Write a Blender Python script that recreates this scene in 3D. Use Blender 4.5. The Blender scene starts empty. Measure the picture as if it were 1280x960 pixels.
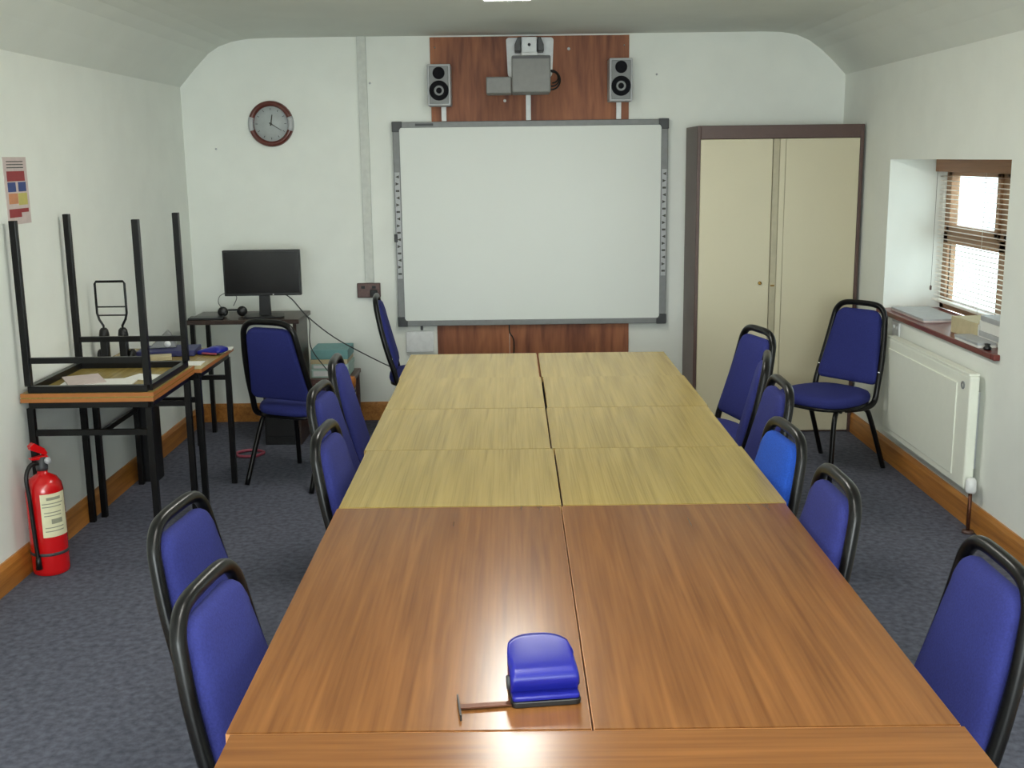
import bpy, bmesh, math, random
from math import sin, cos, pi, sqrt, radians
from mathutils import Vector, Matrix
random.seed(7)
S = bpy.context.scene
COL = S.collection

# ------------------------------------------------------------------ camera
F_PX, PITCH, YAW, ROLL, CX, CZ = 1404.0, 0.199, -0.0015, -0.0127, -0.1226, 1.6462
cam = bpy.data.objects.new('camera', bpy.data.cameras.new('camera'))
COL.objects.link(cam)
fw = Vector((sin(YAW)*cos(PITCH), cos(YAW)*cos(PITCH), -sin(PITCH)))
rt = Vector((cos(YAW), -sin(YAW), 0)); up = rt.cross(fw)
r2 = rt*cos(ROLL) + up*sin(ROLL); u2 = -rt*sin(ROLL) + up*cos(ROLL)
M = Matrix((r2, u2, -fw)).transposed().to_4x4()
M.translation = Vector((CX, 0, CZ))
cam.matrix_world = M
cam.data.sensor_width = 36.0
cam.data.lens = F_PX*36.0/1280.0
cam.data.clip_start = 0.02
S.camera = cam

# ------------------------------------------------------------------ world, exposure, light levels
EXPOSURE = 0.44
TUBE = 22.0            # emission of the fluorescent diffusers
SKY = 2.6
S.view_settings.view_transform = 'Standard'
S.view_settings.look = 'None'
S.view_settings.gamma = 1.0
S.view_settings.use_curve_mapping = False
S.view_settings.exposure = EXPOSURE
w = bpy.data.worlds.new('overcast_sky'); S.world = w; w.use_nodes = True
wn = w.node_tree.nodes; wn.clear()
bg = wn.new('ShaderNodeBackground'); wo = wn.new('ShaderNodeOutputWorld')
bg.inputs[0].default_value = (0.80, 0.93, 1.0, 1); bg.inputs[1].default_value = SKY
w.node_tree.links.new(bg.outputs[0], wo.inputs[0])

# added area lamp, unseen, brightens the walls from the invented window behind the camera
dl = bpy.data.lights.new('added_fill_light', 'AREA'); dl.shape = 'RECTANGLE'; dl.size = 2.6; dl.size_y = 1.1
dl.energy = 112.0; dl.color = (0.93, 1.0, 1.0)
dlo = bpy.data.objects.new('added_fill_light', dl); COL.objects.link(dlo)
dlo.location = (-0.1, -2.63, 1.45); dlo.rotation_euler = (radians(90), 0, 0)

# room dimensions (metres)
WL, WR, YB, YF = -2.13, 1.917, 7.06, -2.6
WT = 0.36
WIN_Y0, WIN_Y1, WIN_Z0, WIN_Z1 = 4.66, 6.15, 0.81, 1.612

# ------------------------------------------------------------------ materials
def lin(c):
    return tuple(((x/255.0)/12.92 if x/255.0 <= 0.04045 else ((x/255.0+0.055)/1.055)**2.4) for x in c)

def mat(name, rgb, rough=0.5, metal=0.0, var=0.06, scale=30.0, bump=0.0, coat=0.0, spec=0.5, emit=None, strength=0):
    m = bpy.data.materials.new(name); m.use_nodes = True
    nt = m.node_tree; b = nt.nodes['Principled BSDF']
    b.inputs['Roughness'].default_value = rough
    b.inputs['Metallic'].default_value = metal
    b.inputs['Coat Weight'].default_value = coat
    b.inputs['Coat Roughness'].default_value = 0.15
    b.inputs['Specular IOR Level'].default_value = spec
    c = lin(rgb)
    tc = nt.nodes.new('ShaderNodeTexCoord')
    nz = nt.nodes.new('ShaderNodeTexNoise'); nz.inputs['Scale'].default_value = scale; nz.inputs['Detail'].default_value = 4
    nt.links.new(tc.outputs['Object'], nz.inputs['Vector'])
    rp = nt.nodes.new('ShaderNodeValToRGB')
    rp.color_ramp.elements[0].position = 0.3; rp.color_ramp.elements[1].position = 0.7
    rp.color_ramp.elements[0].color = (*[x*(1-var) for x in c], 1)
    rp.color_ramp.elements[1].color = (*[min(1, x*(1+var)) for x in c], 1)
    nt.links.new(nz.outputs['Fac'], rp.inputs['Fac'])
    nt.links.new(rp.outputs['Color'], b.inputs['Base Color'])
    if bump:
        bp = nt.nodes.new('ShaderNodeBump'); bp.inputs['Strength'].default_value = bump; bp.inputs['Distance'].default_value = 0.004
        nt.links.new(nz.outputs['Fac'], bp.inputs['Height']); nt.links.new(bp.outputs['Normal'], b.inputs['Normal'])
    if emit:
        b.inputs['Emission Color'].default_value = (*emit, 1); b.inputs['Emission Strength'].default_value = strength
    return m

def wood(name, dark, light, rough=0.3, sx=26.0, sy=1.6, sz=26.0, coat=0.0, waves=0.5, spec=0.5, tilt=0.0):
    """laminate / timber whose grain runs along the object's own Y axis"""
    m = bpy.data.materials.new(name); m.use_nodes = True
    nt = m.node_tree; b = nt.nodes['Principled BSDF']; L = nt.links.new
    b.inputs['Roughness'].default_value = rough; b.inputs['Coat Weight'].default_value = coat
    b.inputs['Coat Roughness'].default_value = 0.2
    b.inputs['Specular IOR Level'].default_value = spec
    tc = nt.nodes.new('ShaderNodeTexCoord')
    mp = nt.nodes.new('ShaderNodeMapping'); mp.inputs['Scale'].default_value = (sx, sy, sz); mp.inputs['Rotation'].default_value = (0, 0, tilt)
    L(tc.outputs['Object'], mp.inputs['Vector'])
    n1 = nt.nodes.new('ShaderNodeTexNoise'); n1.inputs['Scale'].default_value = 1.0; n1.inputs['Detail'].default_value = 3; n1.inputs['Distortion'].default_value = waves
    L(mp.outputs[0], n1.inputs['Vector'])
    mp2 = nt.nodes.new('ShaderNodeMapping'); mp2.inputs['Scale'].default_value = (sx*4, sy*1.6, sz*4); mp2.inputs['Rotation'].default_value = (0, 0, tilt)
    L(tc.outputs['Object'], mp2.inputs['Vector'])
    n2 = nt.nodes.new('ShaderNodeTexNoise'); n2.inputs['Scale'].default_value = 1.0; n2.inputs['Detail'].default_value = 2
    L(mp2.outputs[0], n2.inputs['Vector'])
    mx = nt.nodes.new('ShaderNodeMix'); mx.data_type = 'FLOAT'; mx.inputs[0].default_value = 0.35
    L(n1.outputs['Fac'], mx.inputs[2]); L(n2.outputs['Fac'], mx.inputs[3])
    rp = nt.nodes.new('ShaderNodeValToRGB')
    rp.color_ramp.elements[0].position = 0.33; rp.color_ramp.elements[0].color = (*lin(dark), 1)
    rp.color_ramp.elements[1].position = 0.66; rp.color_ramp.elements[1].color = (*lin(light), 1)
    L(mx.outputs[0], rp.inputs['Fac']); L(rp.outputs['Color'], b.inputs['Base Color'])
    return m

MT = {}
MT['wall'] = mat('white_painted_plaster', (236, 239, 232), 0.85, var=0.02, scale=6, bump=0.15)
MT['trunk'] = mat('grey_white_trunking', (206, 209, 202), 0.6)
MT['ceil'] = mat('white_ceiling_paint', (228, 232, 224), 0.9, var=0.02, scale=4)
MT['carpet'] = mat('blue_grey_carpet', (92, 94, 106), 1.0, var=0.3, scale=38, bump=0.8, spec=0.1)
MT['pine'] = wood('varnished_pine', (150, 92, 34), (196, 134, 62), 0.35, 30, 2, 30)
MT['oak'] = wood('pale_oak_laminate', (140, 119, 58), (168, 146, 80), 0.26, 60, 1.6, 60, tilt=0.0)
MT['teak'] = wood('teak_laminate', (104, 65, 32), (134, 88, 46), 0.22, 34, 1.6, 34, spec=0.45)
MT['teak_edge'] = mat('teak_edging', (196, 140, 90), 0.4)
MT['oak_edge'] = mat('oak_edging', (172, 140, 80), 0.4)
MT['orange_edge'] = mat('orange_timber_edging', (168, 102, 44), 0.4)
MT['frame'] = mat('black_painted_steel', (11, 11, 12), 0.3, spec=0.3)
MT['chrome'] = mat('chrome_metal', (200, 200, 200), 0.15, metal=1)
MT['blue'] = mat('royal_blue_fabric', (44, 49, 112), 0.9, var=0.16, scale=240, bump=0.25, spec=0.25)
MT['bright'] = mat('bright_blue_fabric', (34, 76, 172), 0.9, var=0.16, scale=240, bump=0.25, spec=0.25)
MT['black'] = mat('black_plastic', (11, 11, 12), 0.4)
MT['cone'] = mat('matt_black_speaker_cone', (26, 26, 30), 0.85, spec=0.15)
MT['screen'] = mat('dark_screen', (14, 13, 15), 0.2)
MT['dgrey'] = mat('dark_grey_plastic', (58, 60, 62), 0.5)
MT['grey'] = mat('grey_plastic', (128, 130, 130), 0.5)
MT['lgrey'] = mat('light_grey_plastic', (176, 178, 180), 0.45)
MT['pgrey'] = mat('projector_grey', (112, 113, 110), 0.5)
MT['white'] = mat('white_plastic', (226, 228, 228), 0.4)
MT['board'] = mat('whiteboard_surface', (224, 228, 222), 0.5, var=0.01, scale=2)
MT['ply'] = wood('red_brown_plywood', (100, 50, 33), (170, 106, 68), 0.6, 9, 9, 1.1, waves=1.2)
MT['cream'] = mat('cream_painted_steel', (202, 194, 166), 0.4, var=0.015, scale=3)
MT['cream2'] = mat('cream_handle_strip', (172, 164, 138), 0.4)
MT['brown'] = mat('dark_brown_painted_steel', (84, 62, 56), 0.4)
MT['brass'] = mat('brass', (140, 110, 60), 0.3, metal=1)
MT['red'] = mat('red_enamel', (200, 14, 18), 0.25, coat=0.5, var=0.02)
MT['label'] = mat('cream_label', (226, 222, 186), 0.5)
MT['ink'] = mat('dark_ink', (72, 72, 66), 0.6)
MT['faint'] = mat('faint_print', (150, 150, 128), 0.6)
MT['rad'] = mat('radiator_enamel', (240, 243, 230), 0.6, var=0.01)
MT['sill'] = wood('dark_red_sill_paint', (96, 38, 34), (124, 56, 48), 0.3)
MT['winframe'] = wood('light_brown_window_frame', (150, 112, 80), (176, 136, 100), 0.4)
MT['valance'] = wood('brown_blind_valance', (150, 98, 60), (176, 120, 78), 0.4)
MT['slat'] = mat('cream_blind_slat', (242, 238, 228), 0.45)
MT['paper'] = mat('white_paper', (232, 232, 226), 0.7, var=0.02)
MT['punch'] = mat('glossy_blue_plastic', (30, 34, 132), 0.3, spec=0.3, coat=0.05, var=0.02)
MT['copper'] = mat('dark_copper_pipe', (96, 58, 40), 0.4, metal=0.6)
MT['teal'] = mat('teal_card', (112, 160, 160), 0.6)
MT['buff'] = mat('buff_card', (196, 184, 148), 0.7)
MT['mint'] = mat('pale_green_card', (178, 204, 196), 0.6)
MT['pot'] = mat('orange_brown_plastic', (176, 110, 48), 0.5)
MT['dkwood'] = wood('dark_brown_desk_laminate', (48, 36, 32), (66, 50, 42), 0.35)
MT['walnut'] = wood('purple_brown_laminate', (86, 62, 60), (108, 80, 74), 0.4)
MT['clockwood'] = mat('dark_red_clock_rim', (92, 36, 26), 0.3, coat=0.4)
MT['clockface'] = mat('grey_clock_face', (176, 182, 182), 0.5)
MT['pink'] = mat('faded_red_cable', (150, 66, 84), 0.5)
MT['navy'] = mat('dark_blue_folder', (44, 46, 96), 0.5)
MT['pb'] = mat('poster_blue', (56, 74, 130), 0.6); MT['pr'] = mat('poster_red', (150, 54, 58), 0.6)
MT['po'] = mat('poster_orange', (204, 140, 100), 0.6); MT['py'] = mat('poster_yellow', (196, 186, 104), 0.6)
MT['pp'] = mat('poster_paper', (206, 190, 186), 0.6)
MT['tube'] = mat('lit_light_diffuser', (250, 250, 240), 0.4, emit=(1.0, 0.98, 0.90), strength=TUBE)
g = bpy.data.materials.new('window_glass'); g.use_nodes = True
gb = g.node_tree.nodes['Principled BSDF']; gb.inputs['Transmission Weight'].default_value = 1.0
gb.inputs['Roughness'].default_value = 0.0; gb.inputs['IOR'].default_value = 1.01
gb.inputs['Base Color'].default_value = (0.93, 1.0, 0.98, 1)
MT['glass'] = g

# ------------------------------------------------------------------ mesh helpers
class MB:
    def __init__(s): s.v = []; s.f = []; s.sm = []
    def add(s, vs, fs, smooth=False):
        n = len(s.v); s.v += [tuple(p) for p in vs]
        s.f += [tuple(i+n for i in q) for q in fs]; s.sm += [smooth]*len(fs); return s
    def box(s, x0, x1, y0, y1, z0, z1):
        v = [(x, y, z) for x in (x0, x1) for y in (y0, y1) for z in (z0, z1)]
        return s.add(v, [(0, 1, 3, 2), (4, 6, 7, 5), (0, 4, 5, 1), (2, 3, 7, 6), (0, 2, 6, 4), (1, 5, 7, 3)])
    def prism(s, poly, axis, a, b, smooth=False):
        """extrude a 2D polygon along axis 0/1/2"""
        def P(u, w, t): return {0: (t, u, w), 1: (u, t, w), 2: (u, w, t)}[axis]
        n = len(poly)
        v = [P(u, w, a) for u, w in poly] + [P(u, w, b) for u, w in poly]
        s.add(v, [(i, (i+1) % n, n+(i+1) % n, n+i) for i in range(n)], smooth)
        k = len(s.v)-2*n
        s.f += [tuple(range(k+n-1, k-1, -1)), tuple(range(k+n, k+2*n))]; s.sm += [False, False]
        return s
    def tube(s, path, r, seg=10, closed=False, rz=None, caps=True):
        pts = [Vector(p) for p in path]; n = len(pts)
        rs = r if isinstance(r, (list, tuple)) else [r]*n
        T = []
        for i in range(n):
            if closed: t = pts[(i+1) % n]-pts[i-1]
            else: t = pts[min(i+1, n-1)]-pts[max(i-1, 0)]
            T.append(t.normalized())
        ref = Vector((0, 0, 1)) if abs(T[0].z) < 0.9 else Vector((1, 0, 0))
        N = (ref-T[0]*ref.dot(T[0])).normalized(); vs = []
        for i in range(n):
            if i: N = (N-T[i]*N.dot(T[i])).normalized()
            B = T[i].cross(N)
            for k in range(seg):
                a = 2*pi*k/seg
                vs.append(pts[i]+(N*cos(a)+B*sin(a))*rs[i])
        fs = []
        m = n if closed else n-1
        for i in range(m):
            j = (i+1) % n
            for k in range(seg):
                l = (k+1) % seg
                fs.append((i*seg+k, i*seg+l, j*seg+l, j*seg+k))
        s.add(vs, fs, True)
        if not closed and caps:
            k = len(s.v)-n*seg
            s.f += [tuple(range(k+seg-1, k-1, -1)), tuple(range(k+(n-1)*seg, k+n*seg))]; s.sm += [False, False]
        return s
    def lathe(s, prof, seg=24, center=(0, 0, 0), axis=2):
        """prof: list of (radius, height); closed ends when radius is 0"""
        vs = []; cx, cy, cz = center
        for r, h in prof:
            for k in range(seg):
                a = 2*pi*k/seg
                if axis == 2: vs.append((cx+r*cos(a), cy+r*sin(a), cz+h))
                elif axis == 1: vs.append((cx+r*cos(a), cy+h, cz+r*sin(a)))
                else: vs.append((cx+h, cy+r*cos(a), cz+r*sin(a)))
        fs = [(i*seg+k, i*seg+(k+1) % seg, (i+1)*seg+(k+1) % seg, (i+1)*seg+k) for i in range(len(prof)-1) for k in range(seg)]
        return s.add(vs, fs, True)
    def rings(s, rings, smooth=True):
        n = len(rings[0]); vs = [p for r in rings for p in r]
        fs = [(i*n+k, i*n+(k+1) % n, (i+1)*n+(k+1) % n, (i+1)*n+k) for i in range(len(rings)-1) for k in range(n)]
        s.add(vs, fs, smooth)
        k = len(s.v)-len(vs)
        s.f += [tuple(range(k+n-1, k-1, -1)), tuple(range(k+len(vs)-n, k+len(vs)))]; s.sm += [smooth, smooth]
        return s
    def build(s, name, m, parent=None, bevel=0.0, loc=None, rot=None, label=None):
        me = bpy.data.meshes.new(name); me.from_pydata(s.v, [], s.f); me.validate()
        bm = bmesh.new(); bm.from_mesh(me); bmesh.ops.recalc_face_normals(bm, faces=bm.faces); bm.to_mesh(me); bm.free()
        if len(me.polygons) == len(s.sm): me.polygons.foreach_set('use_smooth', s.sm)
        me.materials.append(MT[m] if isinstance(m, str) else m)
        o = bpy.data.objects.new(name, me); COL.objects.link(o)
        if parent: o.parent = parent
        if loc: o.location = loc
        if rot: o.rotation_euler = rot
        if bevel:
            b = o.modifiers.new('bevel', 'BEVEL'); b.width = bevel; b.segments = 2; b.limit_method = 'ANGLE'; b.angle_limit = radians(50)
        if label: o['label'] = label
        return o

def curve(pts, n=6, closed=False):
    """Catmull-Rom through pts"""
    P = [Vector(p) for p in pts]; out = []
    m = len(P)
    for i in range(m if closed else m-1):
        if closed: a, b, c, d = P[i-1], P[i], P[(i+1) % m], P[(i+2) % m]
        else: a, b, c, d = P[max(i-1, 0)], P[i], P[i+1], P[min(i+2, m-1)]
        for k in range(n):
            t = k/n
            out.append(0.5*((2*b)+(c-a)*t+(2*a-5*b+4*c-d)*t*t+(3*b-a-3*c+d)*t**3))
    if not closed: out.append(P[-1])
    return out

def rrect(hw0, hw1, h0, h1, r, n=6):
    """rounded trapezoid outline: half width hw0 at h0, hw1 at h1"""
    out = []
    rr = r if isinstance(r, (list, tuple)) else (r, r)
    for (cx, cy, a0, ra) in ((hw1-rr[1], h1-rr[1], 0, rr[1]), (-(hw1-rr[1]), h1-rr[1], 90, rr[1]), (-(hw0-rr[0]), h0+rr[0], 180, rr[0]), (hw0-rr[0], h0+rr[0], 270, rr[0])):
        for k in range(n+1):
            a = radians(a0+90*k/n); out.append((cx+ra*cos(a), cy+ra*sin(a)))
    return out

def empty(name, loc=(0, 0, 0), rz=0.0, label=None, cat=None, group=None):
    o = bpy.data.objects.new(name, None); COL.objects.link(o)
    o.location = loc; o.rotation_euler = (0, 0, rz); o.empty_display_size = 0.1
    return tag(o, label, cat, group)
def tag(o, label=None, cat=None, group=None, kind=None):
    if label: o['label'] = label
    if cat: o['category'] = cat
    if group: o['group'] = group
    if kind: o['kind'] = kind
    return o
def copy_tree(o, parent=None):
    c = o.copy(); COL.objects.link(c)
    if parent: c.parent = parent
    for ch in [x for x in SRC[o.name]]: copy_tree(ch, c)
    return c
SRC = {}
def freeze(o):
    kids = [x for x in bpy.data.objects if x.parent == o]
    SRC[o.name] = kids
    for k in kids: freeze(k)

def text_mesh(body, size, m, parent, loc, rot, name='lettering', bold=False):
    cu = bpy.data.curves.new(name, 'FONT'); cu.body = body; cu.size = size; cu.extrude = 0.0006
    cu.align_x = 'CENTER'; cu.align_y = 'CENTER'
    if bold: cu.offset = size*0.02
    tmp = bpy.data.objects.new('tmp', cu); COL.objects.link(tmp)
    bpy.context.view_layer.update()
    me = bpy.data.meshes.new_from_object(tmp.evaluated_get(bpy.context.evaluated_depsgraph_get()))
    bpy.data.objects.remove(tmp)
    me.materials.clear(); me.materials.append(MT[m])
    o = bpy.data.objects.new(name, me); COL.objects.link(o); o.parent = parent; o.location = loc; o.rotation_euler = rot
    return o

# ================================================================== SETTING
def struct(o, label):
    return tag(o, label, kind='structure')

struct(MB().box(WL-0.2, WR+WT, YF-0.2, YB+0.2, -0.12, 0).build('floor', 'carpet'), 'blue-grey short pile carpet floor')
struct(MB().box(WL-0.2, WL, YF, YB, 0, 2.6).build('wall_left', 'wall'), 'white painted wall on the left side')
struct(MB().box(WL-0.2, WR+WT, YB, YB+0.2, 0, 2.6).build('wall_back', 'wall'), 'white end wall behind the whiteboard')
fwm = MB()
FX0, FX1, FZ0, FZ1 = -1.45, 1.25, 0.85, 2.05
fwm.box(WL-0.2, FX0, YF-0.2, YF, 0, 2.6).box(FX1, WR+WT, YF-0.2, YF, 0, 2.6).box(FX0, FX1, YF-0.2, YF, 0, FZ0).box(FX0, FX1, YF-0.2, YF, FZ1, 2.6)
struct(fwm.build('wall_front', 'wall'), 'white wall with an added wide window at the near end of the room')
w2 = MB()
for xa in (FX0, -0.58, 0.32, FX1-0.06): w2.box(xa, xa+0.06, YF-0.14, YF-0.08, FZ0, FZ1)
w2.box(FX0, FX1, YF-0.14, YF-0.08, FZ0, FZ0+0.05).box(FX0, FX1, YF-0.14, YF-0.08, FZ1-0.05, FZ1)
w2o = struct(w2.build('added_window', 'winframe', bevel=0.004), 'added wide brown framed window, out of view, in the near end wall')  # invented window, never in view, added to bring in more light
for xa, xb in ((FX0+0.06, -0.58), (-0.52, 0.32), (0.38, FX1-0.06)):
    MB().box(xa, xb, YF-0.115, YF-0.109, FZ0+0.05, FZ1-0.05).build('pane', 'glass', w2o)
wr = MB()
wr.box(WR, WR+WT, YF, WIN_Y0, 0, 2.6).box(WR, WR+WT, WIN_Y1, YB, 0, 2.6)
wr.box(WR, WR+WT, WIN_Y0, WIN_Y1, 0, WIN_Z0-0.02).box(WR, WR+WT, WIN_Y0, WIN_Y1, WIN_Z1, 2.6)
struct(wr.build('wall_right', 'wall'), 'white painted wall with a deep window recess')
# ceiling: flat centre with rounded coves down to both side walls
cz = 2.372
prof = [(WL-0.001, 2.088), (-2.03, 2.20), (-1.945, 2.285), (-1.88, 2.325), (-1.80, 2.352), (-1.70, 2.367), (-1.55, cz)]
rp_ = [(1.40, cz), (1.52, 2.368), (1.61, 2.352), (1.69, 2.318), (1.76, 2.268), (1.84, 2.196), (WR+0.001, 2.115)]
poly = prof+rp_+[(WR+0.001, 2.65), (WL-0.001, 2.65)]
cb = MB().prism(poly, 1, YF, YB+0.001)
struct(cb.build('ceiling', 'ceil'), 'off-white ceiling coved down to both side walls')

def skirting(name, poly, axis, a, b, label):
    struct(MB().prism(poly, axis, a, b).build(name, 'pine'), label)
H = 0.118
skirting('baseboard_left', [(WL, 0), (WL+0.018, 0), (WL+0.018, H-0.02), (WL+0.008, H), (WL, H)], 1, YF, YB-0.018, 'varnished pine skirting board on left wall')
skirting('baseboard_right', [(WR, 0), (WR-0.018, 0), (WR-0.018, H-0.02), (WR-0.008, H), (WR, H)], 1, YF, YB-0.018, 'varnished pine skirting board on right wall')
m_ = MB().prism([(YB, 0), (YB-0.018, 0), (YB-0.018, H-0.02), (YB-0.008, H), (YB, H)], 0, WL, WR)
struct(m_.build('baseboard_back', 'pine'), 'varnished pine skirting board on the end wall')

# window: brown frame, transom, panes
XW = WR+0.31
wf = MB()
def wbox(y0, y1, z0, z1, x0=XW, x1=XW+0.05): wf.box(x0, x1, y0, y1, z0, z1)
wbox(WIN_Y0, WIN_Y1, WIN_Z0, WIN_Z0+0.05); wbox(WIN_Y0, WIN_Y1, WIN_Z1-0.05, WIN_Z1)
wbox(WIN_Y0, WIN_Y0+0.06, WIN_Z0, WIN_Z1); wbox(WIN_Y1-0.06, WIN_Y1, WIN_Z0, WIN_Z1)
wbox(5.37, 5.44, WIN_Z0, WIN_Z1)
wbox(WIN_Y0, WIN_Y1, 1.165, 1.225)
win = struct(wf.build('window_1', 'winframe', bevel=0.004), 'brown framed window deep in the right wall')
for (a, b) in ((WIN_Y0+0.06, 5.37), (5.44, WIN_Y1-0.06)):
    sb = MB()
    z0, z1 = 1.225, WIN_Z1-0.05
    x0, x1 = XW-0.012, XW+0.03
    sb.box(x0, x1, a, a+0.04, z0, z1).box(x0, x1, b-0.04, b, z0, z1).box(x0, x1, a, b, z0, z0+0.04).box(x0, x1, a, b, z1-0.04, z1)
    sb.build('casement', 'winframe', win, bevel=0.003)
    for (z0, z1) in ((WIN_Z0+0.05, 1.165), (1.265, WIN_Z1-0.09)):
        MB().box(XW+0.015, XW+0.021, a, b, z0, z1).build('pane', 'glass', win)
sl = MB().box(WR-0.028, XW, WIN_Y0, WIN_Y1, WIN_Z0-0.026, WIN_Z0)
sl.box(WR-0.028, WR, WIN_Y0-0.03, WIN_Y0, WIN_Z0-0.026, WIN_Z0)
sl.box(WR-0.028, WR, WIN_Y1, WIN_Y1+0.03, WIN_Z0-0.026, WIN_Z0)
struct(sl.build('trim_1', 'sill', bevel=0.005), 'dark red-brown window sill board')

# venetian blind
bl = empty('venetian_blind', (WR+0.27, 5.40, WIN_Z0), 0, 'cream slatted venetian blind with brown valance in window recess', 'blind')
hb = WIN_Z1-WIN_Z0
MB().box(-0.03, 0.02, -0.72, 0.735, hb-0.068, hb-0.002).build('valance', 'valance', bl, bevel=0.003)
zz = 0.075
while zz < hb-0.09:
    MB().prism([(-0.011, -0.001), (0.0, 0.001), (0.011, -0.001), (0.0, 0.0022)], 1, -0.70, 0.715).build('slat', 'slat', bl, loc=(0, 0, zz))
    zz += 0.0235
MB().box(-0.018, 0.018, -0.70, 0.715, 0.045, 0.058).build('bottom_rail', 'slat', bl, bevel=0.003)
for yy in (-0.5, 0.1, 0.62):
    MB().tube([(-0.02, yy, 0.05), (-0.02, yy, hb-0.06)], 0.0012, 6).build('cord', 'slat', bl)
MB().tube([(-0.035, 0.69, hb-0.06), (-0.035, 0.69, 0.12)], 0.001, 6).lathe([(0.0, 0.0), (0.006, 0.004), (0.006, 0.022), (0.0, 0.03)], 10, (-0.035, 0.69, 0.10)).build('pull_cord', 'brown', bl)

# ================================================================== LIGHTS
def batten(x, y, label):
    o = empty('ceiling_light', (x, y, cz), 0, label, 'ceiling light', 'fluorescent ceiling lights')
    f = MB().box(-0.125, -0.105, -0.62, 0.62, -0.008, 0.0).box(0.105, 0.125, -0.62, 0.62, -0.008, 0.0)
    f.box(-0.105, 0.105, -0.62, -0.60, -0.008, 0.0).box(-0.105, 0.105, 0.60, 0.62, -0.008, 0.0)
    f.build('housing', 'white', o, bevel=0.003)
    MB().box(-0.105, 0.105, -0.60, 0.60, -0.024, -0.008).build('diffuser', 'tube', o)
    return o
batten(-0.13, 4.76, 'long fluorescent ceiling light above the far half of the tables')
batten(-0.13, 1.75, 'added unseen long fluorescent ceiling light above the middle of the tables')  # this and the next two lie out of view, added for more light
batten(-0.13, 0.1, 'added unseen long fluorescent ceiling light above the near end of the tables')
batten(-0.13, -1.7, 'added unseen long fluorescent ceiling light at the near end of the room')

# ================================================================== TABLES
def make_table(wd, ln, hgt, top, edge, tt=0.022, stretch=0.15):
    """table with top, frame, four legs; origin at floor centre; grain along Y"""
    o = empty('classroom_table')
    r = 0.0135; ix, iy = wd/2-0.028, ln/2-0.028
    MB().box(-wd/2+0.001, wd/2-0.001, -ln/2+0.001, ln/2-0.001, hgt-0.0025, hgt).box(-wd/2+0.003, wd/2-0.003, -ln/2+0.003, ln/2-0.003, hgt-tt, hgt-0.003).build('table_top', top, o)
    e = MB()
    zt, zb = hgt-0.0026, hgt-tt
    e.box(-wd/2, wd/2, -ln/2, -ln/2+0.003, zb, zt).box(-wd/2, wd/2, ln/2-0.003, ln/2, zb, zt)
    e.box(-wd/2, -wd/2+0.003, -ln/2+0.003, ln/2-0.003, zb, zt).box(wd/2-0.003, wd/2, -ln/2+0.003, ln/2-0.003, zb, zt)
    e.build('edging', edge, o)
    f = MB(); z1 = hgt-tt; z0 = z1-0.027
    f.box(-ix, ix, -iy-r, -iy+r, z0, z1).box(-ix, ix, iy-r, iy+r, z0, z1)
    f.box(-ix-r, -ix+r, -iy+r, iy-r, z0, z1).box(ix-r, ix+r, -iy+r, iy-r, z0, z1)
    f.build('under_frame', 'frame', o)
    for sx in (-1, 1):
        for sy in (-1, 1):
            MB().box(sx*ix-r, sx*ix+r, sy*iy-r, sy*iy+r, 0.0, z0).build('leg', 'frame', o, bevel=0.002)
    for sy in (-1, 1):
        zs = hgt-stretch
        MB().box(-ix+r, ix-r, sy*iy-0.009, sy*iy+0.009, zs-0.012, zs+0.012).build('stretcher', 'frame', o)
    return o

TH = 0.73
near = make_table(0.599, 1.197, TH, 'teak', 'teak_edge'); freeze(near)
sq = make_table(0.599, 0.598, TH, 'oak', 'oak_edge'); freeze(sq)
def place(src, x, y, rz, label, group=None, first=False, z=0.0, rx=0.0):
    o = src if first else copy_tree(src)
    o.location = (x, y, z); o.rotation_euler = (rx, 0, rz)
    tag(o, label, 'table', group); return o
G = 'tables pushed together down the middle'
place(near, -0.3012, 2.285, 0, 'long teak-topped table with lengthwise grain, left of the centre seam, beside the blue punch', G, True)
place(near, 0.3012, 2.285, 0, 'long teak-topped table with lengthwise grain, right of the centre seam', G)
place(near, 0.006, 1.382, pi/2, 'teak-topped table set crosswise at the nearest end of the row', G)
rows = [(3.19, 0.004, 'nearest'), (3.79, -0.004, 'second nearest'), (4.39, 0.0, 'second farthest'), (4.985, -0.006, 'farthest')]
for i, (y, dx, word) in enumerate(rows):
    place(sq, -0.302+dx-(0.004 if i > 1 else 0), y, 0, 'square pale oak table, %s of the left-hand pale tables' % word, G, first=(i == 0))
    place(sq, 0.302+dx, y, 0, 'square pale oak table, %s of the right-hand pale tables' % word, G)

# side tables on the left
side = make_table(0.54, 0.60, 0.712, 'oak', 'orange_edge', 0.018); freeze(side)
place(side, -1.855, 4.755, 0, 'black-legged side table standing against the left wall under the upturned table', 'side tables along the left wall', True)
place(side, -1.825, 5.372, 0, 'black-legged side table cluttered with papers, behind the upturned table', 'side tables along the left wall')
sideB = [x for x in bpy.data.objects if x.get('label', '').startswith('black-legged side table cluttered')][0]
MB().box(-0.25, -0.234, -0.26, 0.26, 0.388, 0.412).build('side_rail', 'frame', sideB)
o = copy_tree(side)
o.location = (-1.852, 4.752, 0.713+0.7125); o.rotation_euler = (pi, 0, 0)
tag(o, 'upturned table with its black legs in the air, resting on a side table', 'table', 'side tables along the left wall')

# ================================================================== CHAIRS
def back_pt(u, h, off=0.0):
    """point on the reclined back plane: u across, h height, off = forward"""
    t = (h-0.44)/0.44
    y = -0.165-0.105*t-0.012*sin(pi*min(max(t, 0), 1))
    return (u, y+off, h+off*0.2)

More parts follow.
